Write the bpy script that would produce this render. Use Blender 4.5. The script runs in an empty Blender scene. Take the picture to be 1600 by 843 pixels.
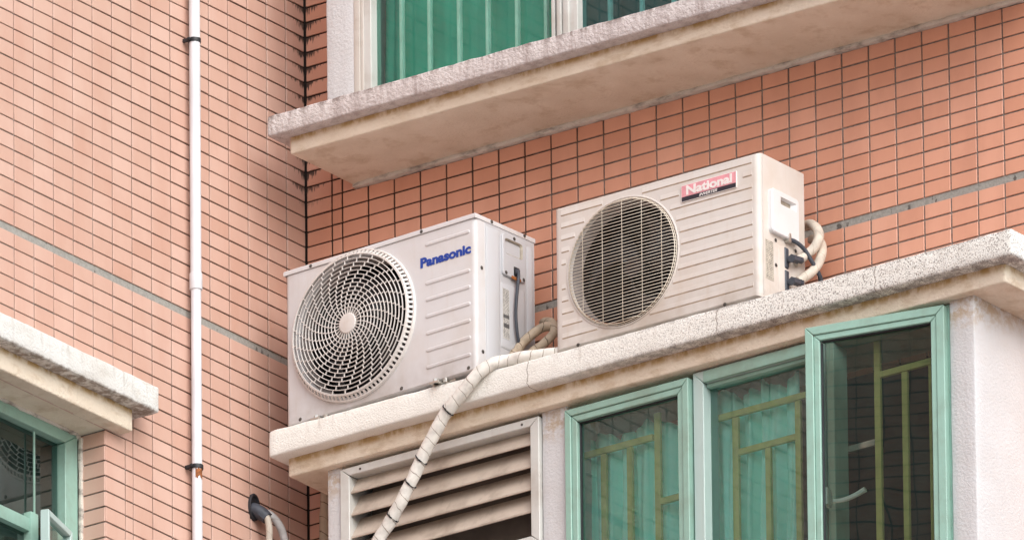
import bpy, bmesh, math, random
from mathutils import Vector, Matrix, noise
random.seed(7)
R = math.radians
PI = math.pi
S = bpy.context.scene
COL = S.collection

# ------------------------------------------------------------------ camera
cam = bpy.data.cameras.new("camera")
cam.sensor_width = 36.0
cam.lens = 908.29
cam.clip_start = 1.0
cam.clip_end = 2000.0
camo = bpy.data.objects.new("camera", cam)
COL.objects.link(camo)
cx = Vector((0.8076815759779007, 0.5895380707945891, -0.009763959732022813))
cu = Vector((0.22320701171956187, -0.29038786955878804, 0.9305125013304936))
cf = Vector((-0.5457372094195869, 0.7537371878160865, 0.36612996320708274))
m = Matrix((cx, cu, -cf)).transposed().to_4x4()
m.translation = (44.239358100186685, -60.013079839741046, -29.013867207840015)
camo.matrix_world = m
S.camera = camo

# ------------------------------------------------------------------ light
SUN_DIR = Vector((0.71, -0.41, 0.64)).normalized()      # towards the veiled sun
world = bpy.data.worlds.new("World")
S.world = world
world.use_nodes = True
wn = world.node_tree
wn.nodes.clear()
sky = wn.nodes.new("ShaderNodeTexSky")
sky.sky_type = 'NISHITA'
sky.sun_disc = False
sky.sun_elevation = math.asin(SUN_DIR.z)
sky.sun_rotation = math.atan2(SUN_DIR.x, SUN_DIR.y)
sky.air_density = 1.0
sky.dust_density = 2.0
sky.ozone_density = 1.0
hs = wn.nodes.new("ShaderNodeHueSaturation")
hs.inputs["Saturation"].default_value = 0.70             # overcast: the blue is veiled by cloud
bgn = wn.nodes.new("ShaderNodeBackground")
bgn.inputs["Strength"].default_value = 0.15
wo = wn.nodes.new("ShaderNodeOutputWorld")
wn.links.new(sky.outputs[0], hs.inputs["Color"])
wn.links.new(hs.outputs[0], bgn.inputs["Color"])
wn.links.new(bgn.outputs[0], wo.inputs["Surface"])

sl = bpy.data.lights.new("sun", 'SUN')
sl.energy = 1.4
sl.angle = R(55)
sl.color = (1.0, 0.995, 0.985)
so = bpy.data.objects.new("sun", sl)
COL.objects.link(so)
so.location = SUN_DIR * 30
so.rotation_euler = (-SUN_DIR).to_track_quat('-Z', 'Y').to_euler()

S.view_settings.view_transform = 'Standard'
S.view_settings.look = 'None'
S.view_settings.exposure = 0.64
S.view_settings.gamma = 1.0
S.view_settings.use_curve_mapping = False

# ------------------------------------------------------------------ material helpers
class NT:
    def __init__(s, name):
        s.m = bpy.data.materials.new(name)
        s.m.use_nodes = True
        s.t = s.m.node_tree
        s.t.nodes.clear()
        s.out = s.n("ShaderNodeOutputMaterial")
        s._pos = None
    def n(s, k):
        return s.t.nodes.new(k)
    def l(s, a, b):
        s.t.links.new(a, b)
    def put(s, sock, v):
        if isinstance(v, bpy.types.NodeSocket):
            s.l(v, sock)
        elif isinstance(v, (tuple, list)) and len(v) == 3 and sock.type == 'RGBA':
            sock.default_value = (*v, 1)
        else:
            sock.default_value = v
    def pos(s):
        if s._pos is None:
            s._pos = s.n("ShaderNodeNewGeometry").outputs["Position"]
        return s._pos
    def obj(s):
        return s.n("ShaderNodeTexCoord").outputs["Object"]
    def xyz(s, v):
        q = s.n("ShaderNodeSeparateXYZ")
        s.l(v, q.inputs[0])
        return q.outputs
    def scale(s, v, sc):
        q = s.n("ShaderNodeVectorMath")
        q.operation = 'MULTIPLY'
        s.l(v, q.inputs[0])
        q.inputs[1].default_value = sc
        return q.outputs[0]
    def noise(s, v, scale, detail=3.0, rough=0.55, dist=0.0):
        q = s.n("ShaderNodeTexNoise")
        s.l(v, q.inputs["Vector"])
        q.inputs["Scale"].default_value = scale
        q.inputs["Detail"].default_value = detail
        q.inputs["Roughness"].default_value = rough
        q.inputs["Distortion"].default_value = dist
        return q.outputs["Fac"]
    def voro(s, v, scale):
        q = s.n("ShaderNodeTexVoronoi")
        s.l(v, q.inputs["Vector"])
        q.inputs["Scale"].default_value = scale
        return q.outputs["Distance"]
    def math(s, op, a, b=None, c=None, clamp=False):
        q = s.n("ShaderNodeMath")
        q.operation = op
        q.use_clamp = clamp
        s.put(q.inputs[0], a)
        if b is not None: s.put(q.inputs[1], b)
        if c is not None: s.put(q.inputs[2], c)
        return q.outputs[0]
    def ss(s, v, a, b, lo=0.0, hi=1.0):          # smoothstep map
        q = s.n("ShaderNodeMapRange")
        q.interpolation_type = 'SMOOTHSTEP'
        s.put(q.inputs[0], v)
        q.inputs[1].default_value = a
        q.inputs[2].default_value = b
        q.inputs[3].default_value = lo
        q.inputs[4].default_value = hi
        return q.outputs[0]
    def mix(s, f, a, b):
        q = s.n("ShaderNodeMix")
        q.data_type = 'RGBA'
        s.put(q.inputs[0], f)
        s.put(q.inputs[6], a)
        s.put(q.inputs[7], b)
        return q.outputs[2]
    def bump(s, h, strength, dist, prev=None):
        q = s.n("ShaderNodeBump")
        q.inputs["Strength"].default_value = strength
        q.inputs["Distance"].default_value = dist
        s.l(h, q.inputs["Height"])
        if prev is not None: s.l(prev, q.inputs["Normal"])
        return q.outputs[0]
    def bsdf(s, color, rough=0.6, metal=0.0, spec=0.5, normal=None):
        q = s.n("ShaderNodeBsdfPrincipled")
        s.put(q.inputs["Base Color"], color)
        s.put(q.inputs["Roughness"], rough)
        q.inputs["Metallic"].default_value = metal
        q.inputs["Specular IOR Level"].default_value = spec
        if normal is not None: s.l(normal, q.inputs["Normal"])
        s.l(q.outputs[0], s.out.inputs["Surface"])
        return q

M = {}

def simple(name, color, rough=0.6, metal=0.0, var=0.12, scale=30, bump=0.0, spec=0.5):
    t = NT(name)
    o = t.obj()
    n1 = t.noise(o, scale, 4)
    dark = tuple(c * (1 - 2 * var) for c in color)
    lite = tuple(min(1, c * (1 + var)) for c in color)
    c = t.mix(t.ss(n1, 0.3, 0.7), dark, lite)
    nrm = t.bump(t.noise(o, scale * 6, 3), bump, 0.001) if bump else None
    t.bsdf(c, rough, metal, spec, nrm)
    M[name] = t.m
    return t.m

def tile_material():
    t = NT("glazed_tile")
    at = t.n("ShaderNodeAttribute")
    at.attribute_name = "tile"
    r = t.xyz(at.outputs["Vector"])
    p = t.pos()
    x, y, z = t.xyz(p)
    lit_wall = t.math("LESS_THAN", x, 0.004)          # left wall gets a paler base, its brighter light painted into the colour
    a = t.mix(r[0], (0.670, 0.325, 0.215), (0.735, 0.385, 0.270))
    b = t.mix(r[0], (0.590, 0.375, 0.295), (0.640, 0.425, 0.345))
    a = t.mix(lit_wall, a, b)
    n1 = t.noise(t.scale(p, (1, 1, 0.35)), 9, 5)
    a = t.mix(t.ss(n1, 0.35, 0.75, 0.0, 0.26), a, (0.46, 0.21, 0.14))
    a = t.mix(t.ss(r[1], 0.82, 1.0, 0, 0.20), a, (0.47, 0.20, 0.125))
    a = t.mix(t.ss(t.noise(p, 260, 2), 0.77, 0.80, 0, 0.6), a, (0.78, 0.60, 0.50))
    sp = t.ss(t.noise(p, 420, 2), 0.73, 0.80)
    a = t.mix(t.math('MULTIPLY', sp, 0.5), a, (0.25, 0.10, 0.07))
    # mould that has run down from the corner joints above the upper ledge
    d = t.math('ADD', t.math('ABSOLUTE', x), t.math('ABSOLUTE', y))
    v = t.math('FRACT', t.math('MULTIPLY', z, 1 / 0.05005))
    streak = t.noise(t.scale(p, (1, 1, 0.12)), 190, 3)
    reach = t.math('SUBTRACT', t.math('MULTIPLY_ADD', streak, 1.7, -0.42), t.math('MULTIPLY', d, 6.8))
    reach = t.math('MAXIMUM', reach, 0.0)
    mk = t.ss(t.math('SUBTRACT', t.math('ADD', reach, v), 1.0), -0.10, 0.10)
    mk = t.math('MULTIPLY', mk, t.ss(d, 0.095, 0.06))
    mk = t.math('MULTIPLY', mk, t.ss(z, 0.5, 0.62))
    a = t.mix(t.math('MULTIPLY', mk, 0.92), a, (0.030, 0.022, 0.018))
    nrm = t.bump(t.noise(p, 38, 2), 0.12, 0.002)
    t.bsdf(a, t.ss(n1, 0.3, 0.8, 0.30, 0.46), 0.0, 0.45, nrm)
    M["tile"] = t.m

def grout_material():
    t = NT("grout")
    p = t.pos()
    x, y, z = t.xyz(p)
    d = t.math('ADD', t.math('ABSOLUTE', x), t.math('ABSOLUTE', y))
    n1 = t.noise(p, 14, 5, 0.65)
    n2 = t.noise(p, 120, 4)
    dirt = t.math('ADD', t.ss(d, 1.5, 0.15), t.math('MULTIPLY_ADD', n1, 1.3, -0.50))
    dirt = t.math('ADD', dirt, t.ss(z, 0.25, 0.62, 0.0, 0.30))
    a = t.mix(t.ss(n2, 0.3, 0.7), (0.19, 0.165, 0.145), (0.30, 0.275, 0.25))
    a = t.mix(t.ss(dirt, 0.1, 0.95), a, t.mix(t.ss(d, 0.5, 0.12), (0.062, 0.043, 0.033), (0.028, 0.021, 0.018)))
    # the wide movement joint, cement grey with black spots
    mid = t.math('MULTIPLY', t.ss(z, -0.0235, -0.0225), t.ss(z, 0.0015, 0.0005))
    g = t.mix(t.ss(n2, 0.3, 0.7), (0.28, 0.27, 0.245), (0.36, 0.345, 0.315))
    sx = t.noise(t.scale(p, (1, 1, 0.6)), 26, 3, 0.7)
    g = t.mix(t.ss(sx, 0.60, 0.66, 0, 0.8), g, (0.07, 0.06, 0.055))
    a = t.mix(mid, a, g)
    t.bsdf(a, 0.95, 0, 0.2, t.bump(n2, 0.6, 0.002))
    M["grout"] = t.m

def plaster(name, base, alt, grain=85, gstr=0.9, gdist=0.006, stain=None, stain_amt=0.0, speck=0.0, extra=None):
    t = NT(name)
    p = t.pos()
    n1 = t.noise(p, 6, 5, 0.6)
    n2 = t.noise(p, grain, 3, 0.5)
    n3 = t.noise(p, grain * 3.2, 2)
    a = t.mix(t.ss(n1, 0.3, 0.7), base, alt)
    if stain:
        n4 = t.noise(t.scale(p, (1, 1, 2.5)), 13, 5, 0.62)
        a = t.mix(t.ss(n4, 0.48, 0.70, 0, stain_amt), a, stain)
    if speck:
        a = t.mix(t.ss(n3, 0.62, 0.70, 0, speck), a, tuple(c * 0.35 for c in base))
    if extra:
        a = extra(t, a, p, n2)
    h = t.math('ADD', n2, t.math('MULTIPLY', n3, 0.35))
    t.bsdf(a, 0.92, 0, 0.25, t.bump(h, gstr, gdist))
    M[name] = t.m

def glass(name, tint, refl=1.5, bright_film=0.0, ior=1.5):
    """tinted pane: two reflecting faces and an uneven teal film that lightens what lies behind"""
    t = NT(name)
    tr = t.n("ShaderNodeBsdfTransparent")
    tr.inputs[0].default_value = (*tint, 1)
    df = t.n("ShaderNodeBsdfDiffuse")
    df.inputs[0].default_value = (0.42, 0.80, 0.70, 1)
    p = t.pos()
    du = t.ss(t.noise(t.scale(p, (1, 1, 0.35)), 9, 5, 0.65), 0.25, 0.75, bright_film * 0.55, bright_film * 1.45)  # teal film colour added to brighten the pane and the curtain behind
    m0 = t.n("ShaderNodeMixShader")
    t.l(du, m0.inputs[0])
    t.l(tr.outputs[0], m0.inputs[1])
    t.l(df.outputs[0], m0.inputs[2])
    gl = t.n("ShaderNodeBsdfGlossy")
    gl.inputs["Roughness"].default_value = 0.0
    gl.inputs["Color"].default_value = (0.90, 1.0, 0.97, 1)
    t.l(t.bump(t.noise(p, 3.0, 1), 0.03, 0.01), gl.inputs["Normal"])
    fr = t.n("ShaderNodeFresnel")
    fr.inputs["IOR"].default_value = ior
    f = t.math('MULTIPLY', fr.outputs[0], refl, clamp=True)
    mx = t.n("ShaderNodeMixShader")
    t.l(f, mx.inputs[0])
    t.l(m0.outputs[0], mx.inputs[1])
    t.l(gl.outputs[0], mx.inputs[2])
    t.l(mx.outputs[0], t.out.inputs["Surface"])
    M[name] = t.m

def painted(name, base, dirt, rough=0.45, amt=0.5, scale=5.0, low=None):
    t = NT(name)
    o = t.obj()
    n1 = t.noise(o, scale, 6, 0.62)
    n2 = t.noise(t.scale(o, (1, 1, 0.15)), 40, 4)
    a = t.mix(t.ss(n1, 0.42, 0.78, 0, amt), base, dirt)
    a = t.mix(t.ss(n2, 0.52, 0.78, 0, amt * 0.5), a, dirt)
    if low is not None:                     # grime collected along the foot of the casing
        z = t.xyz(o)[2]
        a = t.mix(t.math('MULTIPLY', t.ss(z, low, 0.0, 0, 0.55), t.ss(n1, 0.3, 0.65)), a, tuple(c * 0.62 for c in dirt))
    t.bsdf(a, rough, 0, 0.5, t.bump(t.noise(o, 260, 2), 0.05, 0.001))
    M[name] = t.m

def hose_material(name, base, dark, turns, line=0.07):
    t = NT(name)
    uv = t.n("ShaderNodeUVMap").outputs[0]
    u, v, _ = t.xyz(uv)
    o = t.pos()
    n1 = t.noise(o, 30, 4)
    w = t.math('ADD', t.math('MULTIPLY', u, turns), v)
    w = t.math('ADD', w, t.math('MULTIPLY', t.noise(o, 11, 3), 1.1))
    fr = t.math('FRACT', w)
    a = t.mix(t.ss(n1, 0.35, 0.7), base, tuple(c * 0.78 for c in base))
    n3 = t.noise(o, 55, 3)
    lw = t.ss(fr, line * 1.2, line * 0.4)
    a = t.mix(t.math('MULTIPLY', lw, t.ss(n3, 0.30, 0.50, 0.45, 1.0)), a, dark)
    a = t.mix(t.ss(t.noise(o, 16, 4), 0.62, 0.75, 0, 0.55), a, tuple(c * 0.5 for c in base))
    t.bsdf(a, 0.6, 0, 0.35, t.bump(t.math('ADD', fr, t.math('MULTIPLY', n1, 0.4)), 0.5, 0.003))
    M[name] = t.m

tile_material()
grout_material()

def low_dirt(t, a, p, n2):
    x, y, z = t.xyz(p)
    # lichen-black pores that thicken towards the right end of the slab
    k = t.ss(x, 0.8, 2.3, 0.0, 0.75)
    pores = t.ss(t.noise(p, 240, 2, 0.5), 0.46, 0.39)
    a = t.mix(t.math('MULTIPLY', k, pores), a, (0.16, 0.125, 0.11))
    e = t.math('ADD', t.ss(z, -0.425, -0.448), t.ss(z, -0.372, -0.355))
    e = t.math('MULTIPLY', e, t.ss(t.noise(t.scale(p, (1, 1, 0.3)), 22, 4, 0.7), 0.36, 0.62))
    e = t.math('MULTIPLY', e, t.ss(x, 0.9, 1.8, 0.05, 0.75))
    a = t.mix(e, a, (0.15, 0.12, 0.11))
    run = t.noise(t.scale(p, (1, 1, 0.10)), 34, 4, 0.7)          # runs of dirty water from the top edge
    a = t.mix(t.math('MULTIPLY', t.ss(run, 0.55, 0.72, 0, 0.40), t.ss(z, -0.44, -0.37)), a, (0.34, 0.28, 0.23))
    wob = t.math('MULTIPLY_ADD', t.noise(t.scale(p, (0, 0, 1)), 45, 3), 0.030, -0.015)
    for x0 in (1.118, 1.830, 2.42):                               # hairline cracks
        c = t.math('ABSOLUTE', t.math('ADD', t.math('SUBTRACT', x, x0), wob))
        a = t.mix(t.ss(c, 0.0022, 0.0010, 0, 0.75), a, (0.22, 0.18, 0.15))
    return a

def side_dirt(t, a, p, n2):
    x, y, z = t.xyz(p)
    run = t.noise(t.scale(p, (1, 1, 0.12)), 30, 4, 0.7)
    a = t.mix(t.math('MULTIPLY', t.ss(run, 0.50, 0.70, 0, 0.55), t.ss(z, -0.455, -0.37)), a, (0.36, 0.31, 0.26))
    return t.mix(t.math('MULTIPLY', t.ss(z, -0.435, -0.452), t.ss(run, 0.4, 0.6)), a, (0.25, 0.20, 0.16))

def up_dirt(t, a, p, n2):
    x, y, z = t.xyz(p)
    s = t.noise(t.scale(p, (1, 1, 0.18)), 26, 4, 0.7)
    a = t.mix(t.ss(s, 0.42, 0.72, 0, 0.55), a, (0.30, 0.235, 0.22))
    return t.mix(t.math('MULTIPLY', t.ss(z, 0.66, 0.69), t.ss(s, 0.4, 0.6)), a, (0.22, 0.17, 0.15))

def mould_dirt(t, a, p, n2):
    x, y, z = t.xyz(p)
    s = t.noise(t.scale(p, (1, 1, 0.5)), 18, 5, 0.68)
    top = t.math('MAXIMUM', t.math('MULTIPLY', t.ss(z, -0.475, -0.45), t.ss(z, -0.40, -0.43)),
                 t.math('MULTIPLY', t.ss(z, 0.590, 0.612), t.ss(z, 0.66, 0.63)))
    return t.mix(t.math('MULTIPLY', top, t.ss(s, 0.34, 0.60, 0.2, 0.9)), a, (0.42, 0.255, 0.08))

def pier_dirt(t, a, p, n2):
    x, y, z = t.xyz(p)
    s = t.noise(p, 30, 4, 0.7)
    e = t.math('MULTIPLY', t.math('MULTIPLY', t.ss(t.math('ADD', z, t.math('MULTIPLY', y, -0.25)), -0.56, -0.46), t.ss(z, 0.0, -0.2)), t.ss(s, 0.40, 0.62))
    return t.mix(t.math('MULTIPLY', e, 0.7), a, (0.42, 0.28, 0.14))

plaster("slab_plaster", (0.86, 0.845, 0.79), (0.81, 0.79, 0.735), 185, 0.62, 0.004, (0.55, 0.47, 0.38), 0.14, 0.06, low_dirt)
plaster("slab_plaster_side", (0.70, 0.695, 0.665), (0.65, 0.63, 0.59), 120, 0.7, 0.005, (0.45, 0.40, 0.33), 0.35, 0.10, side_dirt)  # slab plaster with its base darkened to offset stronger light on the side ledge
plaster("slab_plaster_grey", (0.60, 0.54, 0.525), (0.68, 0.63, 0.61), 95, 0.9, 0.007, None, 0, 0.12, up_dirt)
plaster("moulding_paint", (0.82, 0.725, 0.595), (0.73, 0.625, 0.495), 110, 0.7, 0.005, (0.50, 0.36, 0.22), 0.45, 0.12, mould_dirt)
plaster("white_plaster", (0.62, 0.615, 0.62), (0.58, 0.57, 0.57), 110, 0.6, 0.004, (0.60, 0.55, 0.52), 0.2, 0.04, pier_dirt)
plaster("mortar", (0.62, 0.57, 0.50), (0.72, 0.67, 0.60), 60, 0.8, 0.006, (0.14, 0.11, 0.09), 0.7, 0.2)
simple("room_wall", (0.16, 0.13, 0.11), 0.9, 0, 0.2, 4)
simple("ground_mat", (0.36, 0.345, 0.32), 0.9, 0, 0.1, 0.4)
glass("clear_glass", (0.88, 1.0, 0.97), 1.15, 0.05)
glass("side_glass", (0.24, 0.46, 0.43), 1.5, 0.02)
glass("teal_glass", (0.40, 0.72, 0.72), 0.8, 0.03)
glass("dark_glass", (0.70, 0.80, 0.75), 2.0, 0.016)
glass("green_glass", (0.72, 1.0, 0.92), 0.8, 0.04)
painted("green_paint", (0.285, 0.465, 0.39), (0.22, 0.29, 0.23), 0.45, 0.6, 11)
painted("pale_green_paint", (0.45, 0.57, 0.54), (0.36, 0.44, 0.41), 0.42, 0.4, 9)
painted("aluminium", (0.60, 0.60, 0.57), (0.38, 0.33, 0.28), 0.40, 0.55, 8)
painted("vent_paint", (0.60, 0.56, 0.51), (0.40, 0.32, 0.25), 0.55, 0.6, 10)
painted("slat_paint", (0.53, 0.45, 0.375), (0.29, 0.225, 0.175), 0.6, 0.8, 9)
simple("olive_bar", (0.54, 0.53, 0.19), 0.45, 0, 0.08, 20)
simple("pale_bar", (0.92, 0.97, 0.92), 0.35, 0, 0.05, 20)
simple("steel", (0.62, 0.60, 0.55), 0.35, 0.8, 0.1, 20)
simple("curtain_teal", (0.46, 0.98, 0.85), 0.85, 0, 0.06, 6)
simple("curtain_green", (0.075, 0.46, 0.36), 0.85, 0, 0.08, 5)
simple("curtain_dark", (0.035, 0.13, 0.15), 0.85, 0, 0.15, 5)
simple("pvc", (0.72, 0.72, 0.745), 0.4, 0, 0.05, 5)
simple("rust", (0.30, 0.10, 0.03), 0.85, 0, 0.25, 60)
simple("black_plastic", (0.018, 0.018, 0.022), 0.5, 0, 0.1, 40)
simple("dark_cable", (0.05, 0.058, 0.075), 0.5, 0, 0.1, 40)
simple("screw_metal", (0.10, 0.09, 0.08), 0.5, 0.4, 0.2, 60)
painted("casing_white", (0.65, 0.64, 0.645), (0.55, 0.49, 0.44), 0.42, 0.55, 4.5, 0.10)
painted("casing_cream", (0.66, 0.62, 0.58), (0.56, 0.46, 0.37), 0.45, 0.60, 4.5, 0.12)
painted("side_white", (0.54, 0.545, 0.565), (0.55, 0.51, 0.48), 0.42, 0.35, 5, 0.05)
painted("cover_white", (0.74, 0.735, 0.74), (0.62, 0.58, 0.54), 0.4, 0.25, 8)
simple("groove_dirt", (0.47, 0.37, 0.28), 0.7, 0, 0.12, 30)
painted("guard_white", (0.70, 0.67, 0.64), (0.50, 0.41, 0.33), 0.42, 0.35, 14)
painted("wire_cream", (0.74, 0.67, 0.56), (0.42, 0.26, 0.12), 0.45, 0.35, 12)
simple("duct_dark", (0.012, 0.010, 0.010), 0.7, 0, 0.2, 20)
simple("duct_light", (0.24, 0.21, 0.195), 0.6, 0, 0.15, 12)
simple("fan_grey", (0.014, 0.014, 0.016), 0.45, 0, 0.15, 20)
simple("blue_print", (0.006, 0.055, 0.36), 0.4, 0, 0.05, 30)
simple("pink_print", (0.76, 0.33, 0.37), 0.45, 0, 0.06, 60)
simple("navy_print", (0.022, 0.022, 0.035), 0.45, 0, 0.1, 30)
simple("white_print", (0.84, 0.80, 0.77), 0.45, 0, 0.03, 30)
simple("label_paper", (0.64, 0.62, 0.58), 0.6, 0, 0.1, 60)
simple("label_old", (0.55, 0.50, 0.42), 0.6, 0, 0.15, 60)
simple("label_ink", (0.12, 0.12, 0.12), 0.6, 0, 0.1, 60)
simple("orange_clip", (0.36, 0.12, 0.03), 0.6, 0, 0.2, 60)
simple("recess_tan", (0.40, 0.35, 0.28), 0.6, 0, 0.15, 30)
hose_material("hose_white", (0.78, 0.74, 0.68), (0.26, 0.21, 0.165), 27.0)
hose_material("hose_beige", (0.55, 0.44, 0.32), (0.13, 0.09, 0.06), 19.0)
hose_material("hose_foam", (0.66, 0.59, 0.50), (0.40, 0.33, 0.26), 18.0, 0.04)
hose_material("hose_grey", (0.55, 0.53, 0.52), (0.35, 0.30, 0.27), 12.0, 0.04)

# ------------------------------------------------------------------ object helpers
def empty(name, loc=(0, 0, 0), rz=0.0):
    o = bpy.data.objects.new(name, None)
    COL.objects.link(o)
    o.location = loc
    o.rotation_euler = (0, 0, rz)
    o.empty_display_size = 0.1
    return o

def tag(o, label=None, cat=None, group=None, kind=None):
    if label: o["label"] = label
    if cat: o["category"] = cat
    if group: o["group"] = group
    if kind: o["kind"] = kind
    return o

def root_of(o):
    while o.parent: o = o.parent
    return o

def obj(name, bm, mat, parent=None, smooth=35, mats=None, world_space=False):
    me = bpy.data.meshes.new(name)
    if len(bm.faces) > 1: bmesh.ops.recalc_face_normals(bm, faces=bm.faces)
    if world_space and parent is not None:
        r = root_of(parent)
        mw = Matrix.Translation(r.location) @ r.rotation_euler.to_matrix().to_4x4()
        bm.transform(mw.inverted())
    bm.to_mesh(me)
    bm.free()
    for k in ([mat] if mats is None else mats):
        me.materials.append(M[k])
    if smooth is not None:
        for pl in me.polygons: pl.use_smooth = True
        me.set_sharp_from_angle(angle=R(smooth))
    o = bpy.data.objects.new(name, me)
    COL.objects.link(o)
    if parent is not None: o.parent = parent
    return o

def quad(bm, pts, mi=0):
    f = bm.faces.new([bm.verts.new(p) for p in pts])
    f.material_index = mi
    return f

def box(bm, a, b, bev=0.0, mi=0):
    x0, y0, z0 = a
    x1, y1, z1 = b
    r = bmesh.ops.create_cube(bm, size=1.0, matrix=Matrix.Translation(((x0 + x1) / 2, (y0 + y1) / 2, (z0 + z1) / 2)) @ Matrix.Diagonal((x1 - x0, y1 - y0, z1 - z0, 1)))
    vs = r['verts']
    fs = set(f for v in vs for f in v.link_faces)
    for f in fs: f.material_index = mi
    if bev > 0:
        es = list(set(e for v in vs for e in v.link_edges))
        bmesh.ops.bevel(bm, geom=es, offset=bev, segments=2, affect='EDGES', profile=0.6)

def steps(a, b, r, seg):
    n = max(1, int(round((b - a - 2 * r) / seg)))
    return [a, a + 0.3 * r] + [a + r + (b - a - 2 * r) * i / n for i in range(n + 1)] + [b - 0.3 * r, b]

def rough_box(bm, a, b, r=0.008, seg=0.03, amp=0.002, sc=14.0):
    """a hand-plastered block: rounded arrises and a slightly wavy surface"""
    X, Y, Z = (steps(a[i], b[i], r, seg) for i in range(3))
    cache = {}
    def vert(p):
        k = tuple(round(c, 5) for c in p)
        v = cache.get(k)
        if v is None:
            P = Vector(p)
            q = Vector((min(max(P[i], a[i] + r), b[i] - r) for i in range(3)))
            d = (P - q)
            d = d.normalized() if d.length > 1e-9 else Vector((0, 0, 0))
            w = noise.fractal(P * sc, 0.9, 2.0, 3) * amp
            P = q + d * (r + w)
            v = cache[k] = bm.verts.new(P)
        return v
    def face(U, V, f):
        for i in range(len(U) - 1):
            for j in range(len(V) - 1):
                bm.faces.new([vert(f(U[i], V[j])), vert(f(U[i + 1], V[j])), vert(f(U[i + 1], V[j + 1])), vert(f(U[i], V[j + 1]))])
    for y in (Y[0], Y[-1]): face(X, Z, lambda u, v: (u, y, v))
    for x in (X[0], X[-1]): face(Y, Z, lambda u, v: (x, u, v))
    for z in (Z[0], Z[-1]): face(X, Y, lambda u, v: (u, v, z))

def loft(bm, rings, cap0=False, cap1=False, close=True, mi=0):
    vr = [[bm.verts.new(p) for p in r] for r in rings]
    n = len(rings[0])
    for a, b in zip(vr[:-1], vr[1:]):
        for i in range(n if close else n - 1):
            j = (i + 1) % n
            f = bm.faces.new([a[i], a[j], b[j], b[i]])
            f.material_index = mi
    if cap0: bm.faces.new(vr[0]).material_index = mi
    if cap1: bm.faces.new(list(reversed(vr[-1]))).material_index = mi
    return vr

def rrect(u0, u1, v0, v1, r, n=6):
    pts = []
    for (cu_, cv_, a0) in ((u1 - r, v1 - r, 0), (u0 + r, v1 - r, 90), (u0 + r, v0 + r, 180), (u1 - r, v0 + r, 270)):
        for i in range(n + 1):
            a = R(a0 + 90 * i / n)
            pts.append((cu_ + r * math.cos(a), cv_ + r * math.sin(a)))
    return pts

def catmull(P, n=10):
    P = [Vector(p) for p in P]
    Q = [P[0] * 2 - P[1]] + P + [P[-1] * 2 - P[-2]]
    out = []
    for i in range(1, len(Q) - 2):
        p0, p1, p2, p3 = Q[i - 1], Q[i], Q[i + 1], Q[i + 2]
        for k in range(n):
            t = k / n
            out.append(0.5 * ((2 * p1) + (p2 - p0) * t + (2 * p0 - 5 * p1 + 4 * p2 - p3) * t * t + (3 * p1 - p0 - 3 * p2 + p3) * t ** 3))
    out.append(P[-1])
    return out

def tube(bm, path, rad, seg=12, n=10, spline=True, uv=True, wob=0.0, caps=True):
    pts = catmull(path, n) if spline else [Vector(p) for p in path]
    lay = bm.loops.layers.uv.verify() if uv else None
    t0 = (pts[1] - pts[0]).normalized()
    up = Vector((0, 0, 1)) if abs(t0.z) < 0.9 else Vector((1, 0, 0))
    nx = t0.cross(up).normalized()
    rings, L, acc = [], [], 0.0
    for i, p in enumerate(pts):
        t = (pts[min(i + 1, len(pts) - 1)] - pts[max(i - 1, 0)]).normalized()
        nx = (nx - t * nx.dot(t)).normalized()
        ny = t.cross(nx)
        if i: acc += (p - pts[i - 1]).length
        rr = rad(i / (len(pts) - 1)) if callable(rad) else rad
        ring = []
        for k in range(seg):
            a = 2 * PI * k / seg
            w = 1 + (wob * noise.noise(Vector((acc * 28, math.cos(a) * 1.2, math.sin(a) * 1.2))) if wob else 0)
            ring.append(bm.verts.new(p + (nx * math.cos(a) + ny * math.sin(a)) * rr * w))
        rings.append(ring)
        L.append(acc)
    for i in range(len(rings) - 1):
        for k in range(seg):
            j = (k + 1) % seg
            f = bm.faces.new([rings[i][k], rings[i][j], rings[i + 1][j], rings[i + 1][k]])
            if uv:
                for lp, (u, v) in zip(f.loops, ((L[i], k / seg), (L[i], (k + 1) / seg), (L[i + 1], (k + 1) / seg), (L[i + 1], k / seg))):
                    lp[lay].uv = (u, v)
    if caps:
        bm.faces.new(rings[0])
        bm.faces.new(list(reversed(rings[-1])))

def cyl(bm, c, axis, r, h, seg=16, r2=None):
    """solid cylinder from c along axis"""
    axis = Vector(axis).normalized()
    q = Vector((0, 0, 1)).rotation_difference(axis).to_matrix().to_4x4()
    mt = Matrix.Translation(Vector(c) + axis * h / 2) @ q
    bmesh.ops.create_cone(bm, cap_ends=True, segments=seg, radius1=r, radius2=r if r2 is None else r2, depth=h, matrix=mt)

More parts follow.
